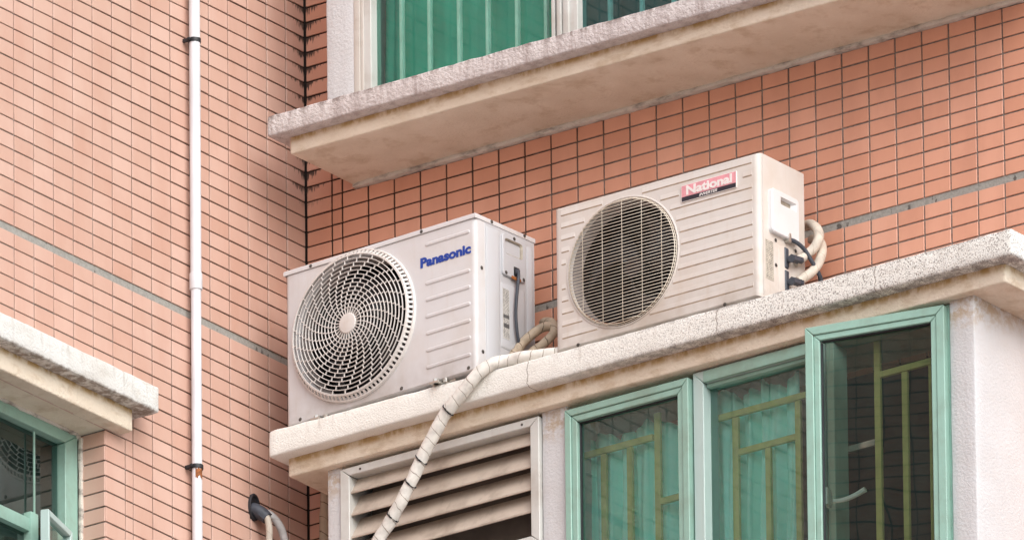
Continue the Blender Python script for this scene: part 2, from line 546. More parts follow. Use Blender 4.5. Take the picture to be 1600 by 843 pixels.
def frame(bm, x0, x1, z0, z1, w, y0, y1, wl=None, wr=None, wb=None, bev=0.002):
    """four mitred rails in the x-z plane, front at y0"""
    wl = w if wl is None else wl
    wr = w if wr is None else wr
    wb = w if wb is None else wb
    o = [(x0, z0), (x1, z0), (x1, z1), (x0, z1)]
    i = [(x0 + wl, z0 + wb), (x1 - wr, z0 + wb), (x1 - wr, z1 - w), (x0 + wl, z1 - w)]
    for k in range(4):
        j = (k + 1) % 4
        poly = [o[k], o[j], i[j], i[k]]
        cxm = sum(p[0] for p in poly) / 4
        czm = sum(p[1] for p in poly) / 4
        g = 0.0007
        poly = [(p[0] + (cxm - p[0]) * g / max(abs(p[0] - cxm), .01), p[1] + (czm - p[1]) * g / max(abs(p[1] - czm), .01)) for p in poly]
        vs0 = [bm.verts.new((p[0], y0, p[1])) for p in poly]
        vs1 = [bm.verts.new((p[0], y1, p[1])) for p in poly]
        fs = [bm.faces.new(vs0), bm.faces.new(list(reversed(vs1)))]
        for a in range(4):
            b = (a + 1) % 4
            fs.append(bm.faces.new([vs0[b], vs0[a], vs1[a], vs1[b]]))
        es = list({e for f in fs for e in f.edges})
        bmesh.ops.bevel(bm, geom=es, offset=bev, segments=1, affect='EDGES')

def text_bm(body, offset=0.0, shear=0.0, depth=0.0):
    cu_ = bpy.data.curves.new("lettering", 'FONT')
    cu_.body = body
    cu_.size = 1.0
    cu_.offset = offset
    cu_.shear = shear
    cu_.extrude = depth
    cu_.fill_mode = 'BOTH'
    cu_.resolution_u = 4
    to = bpy.data.objects.new("lettering", cu_)
    COL.objects.link(to)
    dg = bpy.context.evaluated_depsgraph_get()
    me = bpy.data.meshes.new_from_object(to.evaluated_get(dg))
    bm = bmesh.new()
    bm.from_mesh(me)
    bpy.data.objects.remove(to)
    bpy.data.curves.remove(cu_)
    bpy.data.meshes.remove(me)
    return bm

def fit_text(bm, x0, x1, z0, z1, y):
    xs = [v.co.x for v in bm.verts]
    ys = [v.co.y for v in bm.verts]
    zs = [v.co.z for v in bm.verts]
    ax, bx_, ay, by = min(xs), max(xs), min(ys), max(ys)
    zt = max(zs)
    for v in bm.verts:
        v.co = Vector((x0 + (v.co.x - ax) / (bx_ - ax) * (x1 - x0), y - v.co.z, z0 + (v.co.y - ay) / (by - ay) * (z1 - z0)))

# ------------------------------------------------------------------ tiles
ROWH = 0.05005
def row_spans(z0, z1):
    out = []
    k = 0
    while k * ROWH < z1:
        out.append((k * ROWH, (k + 1) * ROWH))
        k += 1
    k = 0
    while -0.0215 - k * ROWH > z0:
        out.append((-0.0215 - (k + 1) * ROWH, -0.0215 - k * ROWH))
        k += 1
    return [s for s in out if s[0] >= z0 - 1e-4 and s[1] <= z1 + 1e-4]

def tiles(bm, lay, us, rows, P, skip=None, JU=0.0032, JV=0.0027):
    """glazed tiles proud of the joint; P(u, v, w) maps to space, w = proud"""
    T, ch = 0.0036, 0.0010
    for (u0, u1) in us:
        for (v0, v1) in rows:
            if skip and skip((u0 + u1) / 2, (v0 + v1) / 2): continue
            c = (random.random(), random.random(), random.random(), 1)
            ju = JU + random.uniform(-.0003, .0003)
            jv = JV + random.uniform(-.0003, .0003)
            du = random.uniform(-.0004, .0004)
            dv = random.uniform(-.0004, .0004)
            a = [(u0 + ju + du, v0 + jv + dv), (u1 - ju + du, v0 + jv + dv), (u1 - ju + du, v1 - jv + dv), (u0 + ju + du, v1 - jv + dv)]
            s = [(1, 1), (-1, 1), (-1, -1), (1, -1)]
            tl = [random.uniform(-.0003, .0003) for _ in range(4)]
            b0 = [bm.verts.new(P(x, y, -T - 0.001)) for x, y in a]
            b1 = [bm.verts.new(P(x, y, -ch)) for x, y in a]
            b2 = [bm.verts.new(P(x + k[0] * ch, y + k[1] * ch, w)) for (x, y), k, w in zip(a, s, tl)]
            fs = [bm.faces.new(b2)]
            for i in range(4):
                j = (i + 1) % 4
                fs.append(bm.faces.new([b1[i], b1[j], b2[j], b2[i]]))
                fs.append(bm.faces.new([b0[i], b0[j], b1[j], b1[i]]))
            for f in fs:
                for lp in f.loops: lp[lay] = c

GZ = -30.0
# ------------------------------------------------------------------ ground
bm = bmesh.new()
quad(bm, [(-900, -900, GZ), (900, -900, GZ), (900, 900, GZ), (-900, 900, GZ)])
tag(obj("ground", bm, "ground_mat", None, None), kind="structure")

# ------------------------------------------------------------------ the apartment building
B = empty("apartment_building", (0, 0, GZ))
tag(B, "salmon tiled apartment building with white plaster ledges and green framed windows", "building")
def bo(name, bm, mat, parent=None, smooth=35, mats=None):
    return obj(name, bm, mat, parent or B, smooth, mats, True)

BACK = 0.0042
ZT, ZB = 3.0, -2.6
def walls():
    # wall the air conditioners stand against (plane y = 0)
    bm = bmesh.new()
    lay = bm.loops.layers.float_color.new("tile")
    us = [(.002, .1), (.1, .14)] + [(.14 + .1 * i, .24 + .1 * i) for i in range(30)]
    def skip(u, v):
        return (0.33 < u < 2.70 and v < -0.5) or (0.33 < u < 2.70 and v > 0.60)
    tiles(bm, lay, us, row_spans(ZB, ZT), lambda u, v, w: (u, -w, v), skip)
    tiles(bm, lay, [(.1 * i, .1 * i + .1) for i in range(20)], row_spans(ZB, ZT), lambda u, v, w: (3.14 + w, u, v))
    w = bo("wall", bm, "tile", None, None)
    w["label"] = "salmon tiled wall behind the air conditioners"
    bm = bmesh.new()
    for (x0, x1, z0, z1) in ((-.03, 3.1358, -.46, .60), (-.03, .36, ZB, -.46), (2.66, 3.1358, ZB, -.46), (-.03, .36, .60, ZT), (2.66, 3.1358, .60, ZT)):
        quad(bm, [(x0, BACK, z0), (x1, BACK, z0), (x1, BACK, z1), (x0, BACK, z1)])
    quad(bm, [(3.1358, BACK, ZB), (3.1358, 2.0, ZB), (3.1358, 2.0, ZT), (3.1358, BACK, ZT)])
    bo("grout", bm, "grout", w, None)
    # wall with the downpipe (plane x = 0)
    bm = bmesh.new()
    lay = bm.loops.layers.float_color.new("tile")
    def skip2(u, v):
        return u > 0.9 and v < -0.515
    rows = row_spans(ZB, ZT)
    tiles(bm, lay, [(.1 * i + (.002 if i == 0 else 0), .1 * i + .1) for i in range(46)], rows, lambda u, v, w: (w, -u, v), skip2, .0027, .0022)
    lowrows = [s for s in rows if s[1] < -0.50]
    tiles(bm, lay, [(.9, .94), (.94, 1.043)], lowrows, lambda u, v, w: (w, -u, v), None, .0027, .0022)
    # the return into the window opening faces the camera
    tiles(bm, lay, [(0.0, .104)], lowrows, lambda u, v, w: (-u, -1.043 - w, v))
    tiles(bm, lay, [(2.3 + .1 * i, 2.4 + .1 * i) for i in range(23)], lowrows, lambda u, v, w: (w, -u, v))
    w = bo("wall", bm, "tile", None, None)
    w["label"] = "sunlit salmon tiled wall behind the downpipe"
    bm = bmesh.new()
    for (y0, y1, z0, z1) in ((-4.6, .03, -.52, ZT), (-1.043 + BACK, .03, ZB, -.52), (-4.6, -2.3, ZB, -.52)):
        quad(bm, [(-BACK, y0, z0), (-BACK, y1, z0), (-BACK, y1, z1), (-BACK, y0, z1)])
    quad(bm, [(-.2, -1.043 + BACK, ZB), (-BACK, -1.043 + BACK, ZB), (-BACK, -1.043 + BACK, -.52), (-.2, -1.043 + BACK, -.52)])
    quad(bm, [(-1.5, -4.6, ZB), (0, -4.6, ZB), (0, -4.6, ZT), (-1.5, -4.6, ZT)])
    bo("grout", bm, "grout", w, None)
walls()

def far_tile_material():
    t = NT("distant_tile")
    p = t.pos()
    x, y, z = t.xyz(p)
    u = t.math('ADD', x, y)
    cu_ = t.math('FRACT', t.math('MULTIPLY', u, 10.0))
    cv_ = t.math('FRACT', t.math('MULTIPLY', z, 1 / ROWH))
    mk = t.math('MAXIMUM', t.math('GREATER_THAN', cu_, 0.95), t.math('GREATER_THAN', cv_, 0.88))
    band = t.math('LESS_THAN', t.math('ABSOLUTE', t.math('SUBTRACT', z, 3.9)), 0.025)
    mk = t.math('MAXIMUM', mk, band)
    a = t.mix(t.noise(p, 3, 3), (0.64, 0.30, 0.20), (0.72, 0.37, 0.26))
    a = t.mix(mk, a, (0.10, 0.08, 0.07))
    t.bsdf(a, 0.4)
    M["far_tile"] = t.m
far_tile_material()
bm = bmesh.new()
for (a, b) in (((0, 0.02, GZ), (3.1358, 0.4, ZB)), ((-.4, -4.6, GZ), (-0.02, 0.02, ZB))):
    box(bm, a, b)
w = bo("lower_wall", bm, "far_tile", None, None)

# ---- ledges: slab over a stepped moulding
def ledge(sa, sb, ma, mb, mat, label):
    bm = bmesh.new()
    rough_box(bm, sa, sb, 0.008, 0.022, 0.0020, 18)
    s = bo("ledge", bm, mat)
    s["label"] = label
    bm = bmesh.new()
    rough_box(bm, ma, mb, 0.007, 0.03, 0.0016, 10)
    bo("moulding", bm, "moulding_paint", s)
    return s
LOW = ledge((.133, -.382, -.443), (2.925, .02, -.357), (.170, -.332, -.502), (2.866, .03, -.430), "slab_plaster", "rough white ledge carrying the air conditioners")
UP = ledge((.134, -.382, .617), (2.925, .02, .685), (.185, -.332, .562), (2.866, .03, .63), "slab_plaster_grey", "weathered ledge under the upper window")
LEFT = ledge((-.02, -2.45, -.448), (.10, -.897, -.363), (-.18, -2.40, -.5195), (.050, -.966, -.43), "slab_plaster_side", "white ledge over the side window")
bm = bmesh.new()
rough_box(bm, (.19, -.020, .549), (2.86, .01, .566), 0.005, 0.02, 0.004, 30)
bo("mortar_joint", bm, "mortar", UP)
bm = bmesh.new()
rough_box(bm, (-.125, -1.06, -.535), (-.095, -1.04, -.518), 0.004, 0.01, 0.004, 40)
rough_box(bm, (-.118, -2.2, -.527), (-.09, -1.06, -.514), 0.004, 0.02, 0.004, 40)
rough_box(bm, (-.098, -1.052, -1.9), (-.085, -1.036, -.53), 0.004, 0.03, 0.003, 40)
bo("mortar_joint", bm, "mortar", LEFT)

# ---- bays
bm = bmesh.new()
rough_box(bm, (.345, -.290, -1.80), (1.115, -.20, -.927), 0.006, 0.04, 0.0014, 12)
bo("bay_panel", bm, "white_plaster")
def pier(a, b, label=None):
    bm = bmesh.new()
    rough_box(bm, a, b, 0.006, 0.03, 0.0014, 12)
    return bo("bay_pier", bm, "white_plaster")
pier((.295, -.30, -2.2), (.350, .01, -.49))
pier((1.110, -.30, -2.2), (1.204, -.12, -.49))
pier((2.634, -.30, -2.2), (2.727, .02, -.49))
pier((.304, -.30, .675), (.412, .01, ZT))
pier((2.634, -.30, .675), (2.727, .02, ZT))
bm = bmesh.new()
rough_box(bm, (.33, -.30, -2.6), (2.70, .0, -1.78), 0.006, 0.05, 0.0014, 12)
bo("bay_apron", bm, "white_plaster")
bm = bmesh.new()
rough_box(bm, (.33, -.30, 2.1), (2.70, .0, ZT), 0.006, 0.05, 0.0014, 12)
bo("bay_lintel", bm, "white_plaster")

# ---- rooms behind the windows (open towards the panes)
def room(x0, x1, y0, y1, z0, z1, open_face):
    bm = bmesh.new()
    P = {'x0': [(x0, y0, z0), (x0, y1, z0), (x0, y1, z1), (x0, y0, z1)], 'x1': [(x1, y0, z0), (x1, y1, z0), (x1, y1, z1), (x1, y0, z1)],
         'y0': [(x0, y0, z0), (x1, y0, z0), (x1, y0, z1), (x0, y0, z1)], 'y1': [(x0, y1, z0), (x1, y1, z0), (x1, y1, z1), (x0, y1, z1)],
         'z0': [(x0, y0, z0), (x1, y0, z0), (x1, y1, z0), (x0, y1, z0)], 'z1': [(x0, y0, z1), (x1, y0, z1), (x1, y1, z1), (x0, y1, z1)]}
    for k, v in P.items():
        if k != open_face: quad(bm, v)
    bo("room", bm, "room_wall", None, None)
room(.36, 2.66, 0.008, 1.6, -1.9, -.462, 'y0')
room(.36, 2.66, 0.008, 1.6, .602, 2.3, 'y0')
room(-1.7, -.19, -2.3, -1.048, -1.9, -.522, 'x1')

# ------------------------------------------------------------------ windows of the lower bay
def pane(x0, x1, z0, z1, y, mat, parent):
    bm = bmesh.new()
    quad(bm, [(x0, y, z0), (x1, y, z0), (x1, y, z1), (x0, y, z1)])
    return bo("pane", bm, mat, parent, None)
ZBOT = -1.72
def bar(bm, x0, x1, z0, z1, y=-.22, t=.012):
    box(bm, (x0, y, z0), (x1, y + t, z1), 0.0012)

# left casement, closed
bm = bmesh.new()
frame(bm, 1.208, 1.674, ZBOT, -.523, .024, -.318, -.27)
frame(bm, 1.231, 1.651, ZBOT + .023, -.546, .022, -.313, -.275)
W1 = bo("window", bm, "green_paint", None, 30)
W1["label"] = "closed green casement with teal curtain behind"
pane(1.25, 1.632, ZBOT + .04, -.566, -.292, "clear_glass", W1)
bm = bmesh.new()
frame(bm, 1.2525, 1.6295, ZBOT + .044, -.5675, .0045, -.300, -.29, bev=.0005)
bo("gasket", bm, "black_plastic", W1, None)
bm = bmesh.new()
bar(bm, 1.20, 1.468, -.650, -.630)
bar(bm, 1.272, 1.292, -1.75, -.652, -.219)
bar(bm, 1.370, 1.390, -1.75, -.652, -.219)
bar(bm, 1.474, 1.496, -1.75, -.565, -.2185)
bar(bm, 1.496, 1.66, -.866, -.846)
bo("grille", bm, "olive_bar", W1)
# middle fixed light
bm = bmesh.new()
frame(bm, 1.679, 2.168, ZBOT, -.508, .040, -.300, -.22, .040, .040)
W2 = bo("window", bm, "pale_green_paint", None, 30)
W2["label"] = "fixed green framed light between the two casements"
bm = bmesh.new()
box(bm, (1.721, -.285, -.560), (2.126, -.262, -.5485), .002)
box(bm, (1.7205, -.304, -.5475), (2.1265, -.292, -.512), .002)
bo("head_rail", bm, "green_paint", W2)
pane(1.715, 2.135, ZBOT + .03, -.546, -.262, "clear_glass", W2)
bm = bmesh.new()
bar(bm, 1.69, 2.16, -.647, -.627)
bar(bm, 1.766, 1.788, -1.75, -.649, -.219)
bar(bm, 1.788, 2.000, -.774, -.755)
bar(bm, 1.888, 1.908, -1.75, -.776, -.219)
bar(bm, 2.000, 2.020, -1.75, -.649, -.2185)
bo("grille", bm, "olive_bar", W2)
# right opening with its sash swung out
bm = bmesh.new()
frame(bm, 2.170, 2.632, ZBOT, -.506, .022, -.292, -.22, .030, .022)
W3 = bo("window", bm, "green_paint", None, 30)
W3["label"] = "green casement window with its sash swung open"
bm = bmesh.new()
bar(bm, 2.296, 2.318, -1.75, -.520, -.2185)
bar(bm, 2.318, 2.60, -.648, -.628)
bar(bm, 2.398, 2.418, -1.75, -.650, -.219)
bar(bm, 2.498, 2.518, -1.75, -.650, -.219)
bo("grille", bm, "olive_bar", W3)
bm = bmesh.new()
bar(bm, 2.19, 2.296, -.862, -.842)
bo("grille_rung", bm, "steel", W3)
def swing(bm, px, py, ang):
    bm.transform(Matrix.Translation((px, py, 0)) @ Matrix.Rotation(ang, 4, 'Z'))
SA = math.atan2(.097, .449)
bm = bmesh.new()
frame(bm, -.459, 0, ZBOT - .005, -.517, .028, -.018, .026)
frame(bm, -.432, -.027, ZBOT + .02, -.544, .020, -.013, .022)
swing(bm, 2.628, -.306, SA)
SASH = bo("sash", bm, "green_paint", W3, 30)
bm = bmesh.new()
quad(bm, [(-.418, .006, ZBOT + .03), (-.041, .006, ZBOT + .03), (-.041, .006, -.560), (-.418, .006, -.560)])
swing(bm, 2.628, -.306, SA)
bo("pane", bm, "dark_glass", W3, None)
bm = bmesh.new()
frame(bm, -.4125, -.0465, ZBOT + .039, -.5635, .0045, -.004, .006, bev=.0005)
swing(bm, 2.628, -.306, SA)
bo("gasket", bm, "black_plastic", W3, None)
bm = bmesh.new()
box(bm, (-.420, .012, -1.085), (-.404, .050, -1.030), .003)
cyl(bm, (-.412, .045, -1.060), (0, 1, 0), .008, .016)
tube(bm, [(-.412, .058, -1.060), (-.38, .060, -1.062), (-.34, .060, -1.055), (-.298, .058, -1.040)], lambda t: .006 + .003 * t, 8, 5, uv=False)
swing(bm, 2.628, -.306, SA)
bo("handle", bm, "pale_bar", W3)

# louvred vent
bm = bmesh.new()
frame(bm, .352, 1.108, -.925, -.514, .028, -.312, -.235, .036, .034, .026)
V = bo("louvre_vent", bm, "aluminium", None, 30)
V["label"] = "louvred vent window with four dusty slats"
for k in range(4):
    z = -.597 - k * .0735
    bm = bmesh.new()
    prof = [(-.304, z - .001), (-.301, z - .002), (-.253, z + .076), (-.254, z + .079), (-.301, z + .005), (-.3045, z + .004)]
    loft(bm, [[(x, y, zz) for y, zz in prof] for x in (.386, .60, .85, 1.076)], True, True)
    bo("slat", bm, "slat_paint", V, None)
bm = bmesh.new()
quad(bm, [(.385, -.19, -.92), (1.08, -.19, -.92), (1.08, -.19, -.50), (.385, -.19, -.50)])
bo("backing", bm, "room_wall", V, None)
for (x, z) in ((.43, -.529), (1.045, -.529)):
    bm = bmesh.new()
    cyl(bm, (x, -.312, z), (0, -1, 0), .004, .002, 8)
    bo("rivet", bm, "screw_metal", V)

# upper bay window
bm = bmesh.new()
frame(bm, .412, 1.172, .60, 2.08, .05, -.294, -.24, .060, .014)
U1 = bo("window", bm, "aluminium", None, 30)
U1["label"] = "upper window with green glass and upright bars"
bm = bmesh.new()
box(bm, (.410, -.301, .60), (.432, -.26, 2.08), .002)
box(bm, (.433, -.297, .60), (.444, -.26, 2.08), .002)
bo("frame_seal", bm, "vent_paint", U1)
pane(.468, 1.162, .61, 2.06, -.262, "green_glass", U1)
bm = bmesh.new()
for px in (.569, .676, .789, .898, 1.01, 1.12):
    box(bm, (px - .021, -.251, .60), (px - .009, -.235, 2.06), .003)
bo("grille", bm, "pale_bar", U1)
bm = bmesh.new()
frame(bm, 1.174, 2.632, .60, 2.08, .05, -.290, -.24, .082, .05)
box(bm, (1.186, -.302, .60), (1.200, -.288, 2.06), .002)
box(bm, (1.206, -.298, .60), (1.226, -.288, 2.06), .002)
U2 = bo("window", bm, "aluminium", None, 30)
U2["label"] = "upper window with dark glass"
pane(1.25, 2.59, .61, 2.06, -.262, "teal_glass", U2)
bm = bmesh.new()
for k in range(10):
    px = 1.362 + .1205 * k
    box(bm, (px - .021, -.251, .60), (px - .009, -.235, 2.06), .003)
bo("grille", bm, "pale_bar", U2)

# side window in the downpipe wall (plane x = -.1)
def yz(bm):      # frame() works in x-z with y as depth; turn it into the y-z plane facing +x
    bm.transform(Matrix(((0, -1, 0, 0), (1, 0, 0, 0), (0, 0, 1, 0), (0, 0, 0, 1))))
bm = bmesh.new()
frame(bm, -2.28, -1.052, ZBOT, -.524, .040, .098, .15, .05, .064)
box(bm, (-2.24, .104, -.905), (-1.268, .150, -.862), .003)
box(bm, (-1.290, .100, -1.7), (-1.250, .152, -.840), .003)
box(bm, (-1.2625, .106, -.86), (-1.2575, .112, -.57), .001)
yz(bm)
WL = bo("window", bm, "green_paint", None, 30)
WL["label"] = "side window with one small sash open"
bm = bmesh.new()
quad(bm, [(-.126, -2.25, -1.69), (-.126, -1.12, -1.69), (-.126, -1.12, -.565), (-.126, -2.25, -.565)])
bo("pane", bm, "side_glass", WL, None)
bm = bmesh.new()
frame(bm, -.215, 0, ZBOT + .04, -.862, .022, -.014, .014, .014, .02)
bm.transform(Matrix.Translation((-1.118, .085, 0)) @ Matrix.Rotation(R(17), 4, 'Z'))
yz(bm)
bo("sash", bm, "pale_green_paint", WL, 30)
bm = bmesh.new()
quad(bm, [(-.2, 0, ZBOT + .06), (-.018, 0, ZBOT + .06), (-.018, 0, -.884), (-.2, 0, -.884)])
bm.transform(Matrix.Translation((-1.118, .085, 0)) @ Matrix.Rotation(R(17), 4, 'Z'))
yz(bm)
bo("pane", bm, "clear_glass", WL, None)

# ------------------------------------------------------------------ wing across the courtyard (seen mirrored in the open sash)
OW = bmesh.new()
box(OW, (-7, -15.2, GZ), (3.2, -14.3, 11))
ow = obj("building_wing", OW, "far_tile", None, None)
tag(ow, "tiled building wing across the yard, mirrored in the open sash", "building")

# ------------------------------------------------------------------ curtains
def curtain(label, x0, x1, ztop, zbot, y, folds, amp, mat, sag=0.0, seed=0):
    rnd = random.Random(seed)
    bm = bmesh.new()
    nu, nv = int(folds * 26), 26
    ph = rnd.random() * 6
    rows = []
    for j in range(nv + 1):
        t = j / nv
        row = []
        for i in range(nu + 1):
            s = i / nu
            w = math.sin(s * folds * 2 * PI + ph + 0.9 * math.sin(s * 9 + seed) + 0.5 * noise.noise(Vector((s * 6, t * 2.2, seed))))
            c1 = abs(math.sin(s * folds * PI + ph + 1.1 * math.sin(s * 7 + seed) + 0.35 * noise.noise(Vector((s * 5, t * 1.6, seed + 9)))))
            w = 0.35 * w + 2.3 * (1 - c1 ** 0.5) - 0.7 + 0.3 * math.sin(s * folds * 4.3 * PI + 1.3 + 2.0 * t)
            pin = 1 - 0.45 * math.exp(-t * 9)
            zt = ztop - sag * abs(math.sin(s * folds * PI * 0.5 + ph)) - 0.006 * w
            x = x0 + (x1 - x0) * s + 0.012 * noise.noise(Vector((s * 8, t * 3, 5 + seed))) * (1 + t)
            row.append(bm.verts.new((x, y + amp * w * pin * (0.7 + 0.5 * t), zt + (zbot - zt) * t)))
        rows.append(row)
    for j in range(nv):
        for i in range(nu):
            bm.faces.new([rows[j][i], rows[j][i + 1], rows[j + 1][i + 1], rows[j + 1][i]])
    o = obj("curtain", bm, mat, None, 60)
    sm = o.modifiers.new("thickness", 'SOLIDIFY')
    sm.thickness = 0.0015
    return tag(o, label, "curtain")
curtain("teal curtain behind the closed casement beside the louvred vent", 1.135, 1.645, -.560, -1.75, -.172, 5.5, .027, "curtain_teal", .03, 3)
curtain("teal pleated curtain behind the fixed middle window light", 1.625, 1.99, -.530, -1.75, -.172, 5.0, .027, "curtain_teal", .035, 8)
curtain("plain green curtain behind the barred upper window", .45, 1.17, 1.9, .66, -.190, 3.2, .010, "curtain_green", 0, 5)

curtain("dark teal curtain behind the dark pane of the upper window", 1.15, 2.6, 1.9, .66, -.150, 4.0, .010, "curtain_dark", 0, 11)

# ------------------------------------------------------------------ air conditioner with the round spiral guard
def panel_loft(bm, w, z0, z1, d, r, hole, N=72, mi=0, x0=0.0):
    """front panel with a round hole, rounded front edges and sides running back to y = d"""
    hx, hz, hr = hole
    ang = [2 * PI * i / N for i in range(N)]
    for (px, pz) in ((x0, z0), (w, z0), (w, z1), (x0, z1)):
        a = math.atan2(pz - hz, px - hx) % (2 * PI)
        k = min(range(N), key=lambda i: abs((ang[i] - a + PI) % (2 * PI) - PI))
        ang[k] = a
    ang.sort()
    def rect(a, ins):
        c, s = math.cos(a), math.sin(a)
        ts = []
        if c > 1e-9: ts.append((w - hx) / c)
        if c < -1e-9: ts.append((x0 - hx) / c)
        if s > 1e-9: ts.append((z1 - hz) / s)
        if s < -1e-9: ts.append((z0 - hz) / s)
        t = min(ts)
        x, z = hx + t * c, hz + t * s
        return (min(max(x, x0 + ins), w - ins), min(max(z, z0 + ins * .35), z1 - ins * .35))
    def ring(ins, y):
        return [(rect(a, ins)[0], y, rect(a, ins)[1]) for a in ang]
    circ = lambda rad, y: [(hx + rad * math.cos(a), y, hz + rad * math.sin(a)) for a in ang]
    rings = [circ(hr - .004, .02), circ(hr - .003, .004), circ(hr, 0), ring(r, 0), ring(r * .62, r * .08), ring(r * .3, r * .3), ring(r * .08, r * .62), ring(0, r), ring(0, d)]
    loft(bm, rings, False, True, mi=mi)

def stadium(bm, x0, x1, z0, z1, h, y=0.0, mi=0):
    r = (z1 - z0) / 2 - 1e-4
    a = rrect(x0, x1, z0, z1, r, 5)
    e = .0035
    b = rrect(x0 + e, x1 - e, z0 + e, z1 - e, r - e, 5)
    loft(bm, [[(u, y + .001, v) for u, v in a], [(u, y - h * .2, v) for u, v in a], [(u, y - h, v) for u, v in b]], False, True, mi=mi)

def side_plate(bm, x, y0, y1, z0, z1, h, r=.01, e=.004):
    a = rrect(y0, y1, z0, z1, r)
    b = rrect(y0 + e, y1 - e, z0 + e, z1 - e, max(r - e, .001))
    loft(bm, [[(x - .001, u, v) for u, v in a], [(x + h * .3, u, v) for u, v in a], [(x + h, u, v) for u, v in b]], False, True)

def screws(parent, pts):
    for (p, ax) in pts:
        bm = bmesh.new()
        cyl(bm, p, ax, .0048, .0022, 10, .0036)
        cyl(bm, Vector(p), ax, .0062, .0005, 12)
        obj("screw", bm, "screw_metal", parent, None)

def fan(parent, c, rad, y, nb, seed, hub=.05):
    bm = bmesh.new()
    cyl(bm, (c[0], y + .03, c[1]), (0, -1, 0), hub, .05, 24, hub * .8)
    f = obj("fan", bm, "fan_grey", parent)
    for k in range(nb):
        bm = bmesh.new()
        rows = []
        for i in range(9):
            t = i / 8
            rr_ = hub * .9 + (rad - hub * .9) * t
            a0 = 2 * PI * k / nb + .5 * t + seed
            wd = R(52 + 26 * t)
            rows.append([(c[0] + rr_ * math.cos(a0 + wd * s), y + .03 - .05 * s + .006 * math.sin(s * PI), c[1] + rr_ * math.sin(a0 + wd * s)) for s in (0, .25, .5, .75, 1)])
        loft(bm, rows, close=False)
        b = obj("fan_blade", bm, "fan_grey", parent, 60)
        sm = b.modifiers.new("thickness", 'SOLIDIFY')
        sm.thickness = .003

A = empty("air_conditioner", (.176, -.35, -.334), -.055)
tag(A, "white air conditioner with big swirling round guard and blue lettering beside the corner", "air conditioner", "air conditioners on the ledge")
AW, AZ0, AZ1, AD = .759, -.012, .490, .285
FC, FR = (.275, .2535), .231
bm = bmesh.new()
panel_loft(bm, AW, AZ0, AZ1, AD, .016, (*FC, FR))
for k, (z0, z1) in enumerate(((.4405, .4540), (.3125, .3265), (.2585, .2725), (.2035, .2175), (.1480, .1620), (.0920, .1060), (.0360, .0500))):
    stadium(bm, .560, .738, z0, z1, .0030)
obj("casing", bm, "casing_white", A, 30)
# lid with a folded lip
bm = bmesh.new()
r0 = lambda e, z: [(-.003 + e, -.004 + e, z), (AW + .003 - e, -.004 + e, z), (AW + .003 - e, AD + .003 - e, z), (-.003 + e, AD + .003 - e, z)]
loft(bm, [r0(.004, .4865), r0(.0008, .4865), r0(0, .4875), r0(0, .498), r0(.0012, .5015), r0(.005, .503)], False, True)
obj("lid", bm, "casing_white", A, 30)
# side panel details
bm = bmesh.new()
side_plate(bm, AW, .0445, .283, -.006, .486, .0012, .002, .001)
side_plate(bm, AW + .001, .050, .113, .010, .476, .0030, .006)
side_plate(bm, AW + .001, .245, .276, .010, .466, .0030, .008)
side_plate(bm, AW + .001, .117, .236, .095, .312, .0030, .010)
obj("side_panel", bm, "side_white", A, 30)
bm = bmesh.new()
y0, y1, z0, z1 = .122, .232, .336, .474
o1 = rrect(y0, y1, z0, z1, .012)
o2 = rrect(y0 + .002, y1 - .002, z0 + .002, z1 - .002, .010)
h1 = rrect(.132, .219, .408, .459, .010)
h2 = rrect(.136, .214, .412, .455, .008)
h3 = rrect(.140, .208, .420, .449, .006)
X = lambda pts, x: [(x, u, v) for u, v in pts]
loft(bm, [X(o1, AW - .001), X(o1, AW + .007), X(o2, AW + .009), X(h1, AW + .009)], False, False)
TC = obj("terminal_cover", bm, "side_white", A, 30)
bm = bmesh.new()
loft(bm, [X(h1, AW + .009), X(h2, AW + .005), X(h3, AW - .030)], False, True)
obj("hand_recess", bm, "recess_tan", TC, None)
bm = bmesh.new()
box(bm, (AW + .004, .174, .345), (AW + .012, .199, .375), .002)
obj("cable_gland", bm, "black_plastic", TC)
bm = bmesh.new()
box(bm, (AW + .008, .162, .332), (AW + .0125, .206, .342), .002)
obj("cable_clip", bm, "orange_clip", TC)
bm = bmesh.new()
box(bm, (AW + .003, .178, .352), (AW + .018, .195, .368), .003)
tube(bm, [(AW + .014, .187, .366), (AW + .020, .184, .345), (AW + .020, .177, .30), (AW + .018, .171, .23), (AW + .018, .174, .17), (AW + .015, .190, .115), (AW + .008, .205, .07), (AW + .004, .21, .04)], .0052, 10, 8, uv=False)
obj("cable", bm, "dark_cable", A)
# rating label: rows of tiny print stand as thin dashes
def label_plate(parent, x, y0, y1, z0, z1, paper, rows, blocks, seed):
    bm = bmesh.new()
    box(bm, (x, y0, z0), (x + .0006, y1, z1), 0)
    lb = obj("rating_label", bm, paper, parent, None)
    bm = bmesh.new()
    rnd = random.Random(seed)
    for i in range(rows):
        z = z1 - (z1 - z0) * (i + .7) / (rows + .6)
        if any(a < z < b for a, b in blocks): continue
        y = y0 + .003
        while y < y1 - .005:
            l = min(rnd.uniform(.002, .009), y1 - .003 - y)
            quad(bm, [(x + .0009, y, z), (x + .0009, y + l, z), (x + .0009, y + l, z + .0016), (x + .0009, y, z + .0016)])
            y += l + rnd.uniform(.0015, .005)
    for a, b in blocks:
        quad(bm, [(x + .0009, y0 + .002, a), (x + .0009, y1 - .002, a), (x + .0009, y1 - .002, b), (x + .0009, y0 + .002, b)])
    obj("label_print", bm, "label_ink", lb, None)
label_plate(A, AW + .0042, .124, .156, .128, .292, "label_paper", 34, ((.196, .207), (.164, .178)), 4)
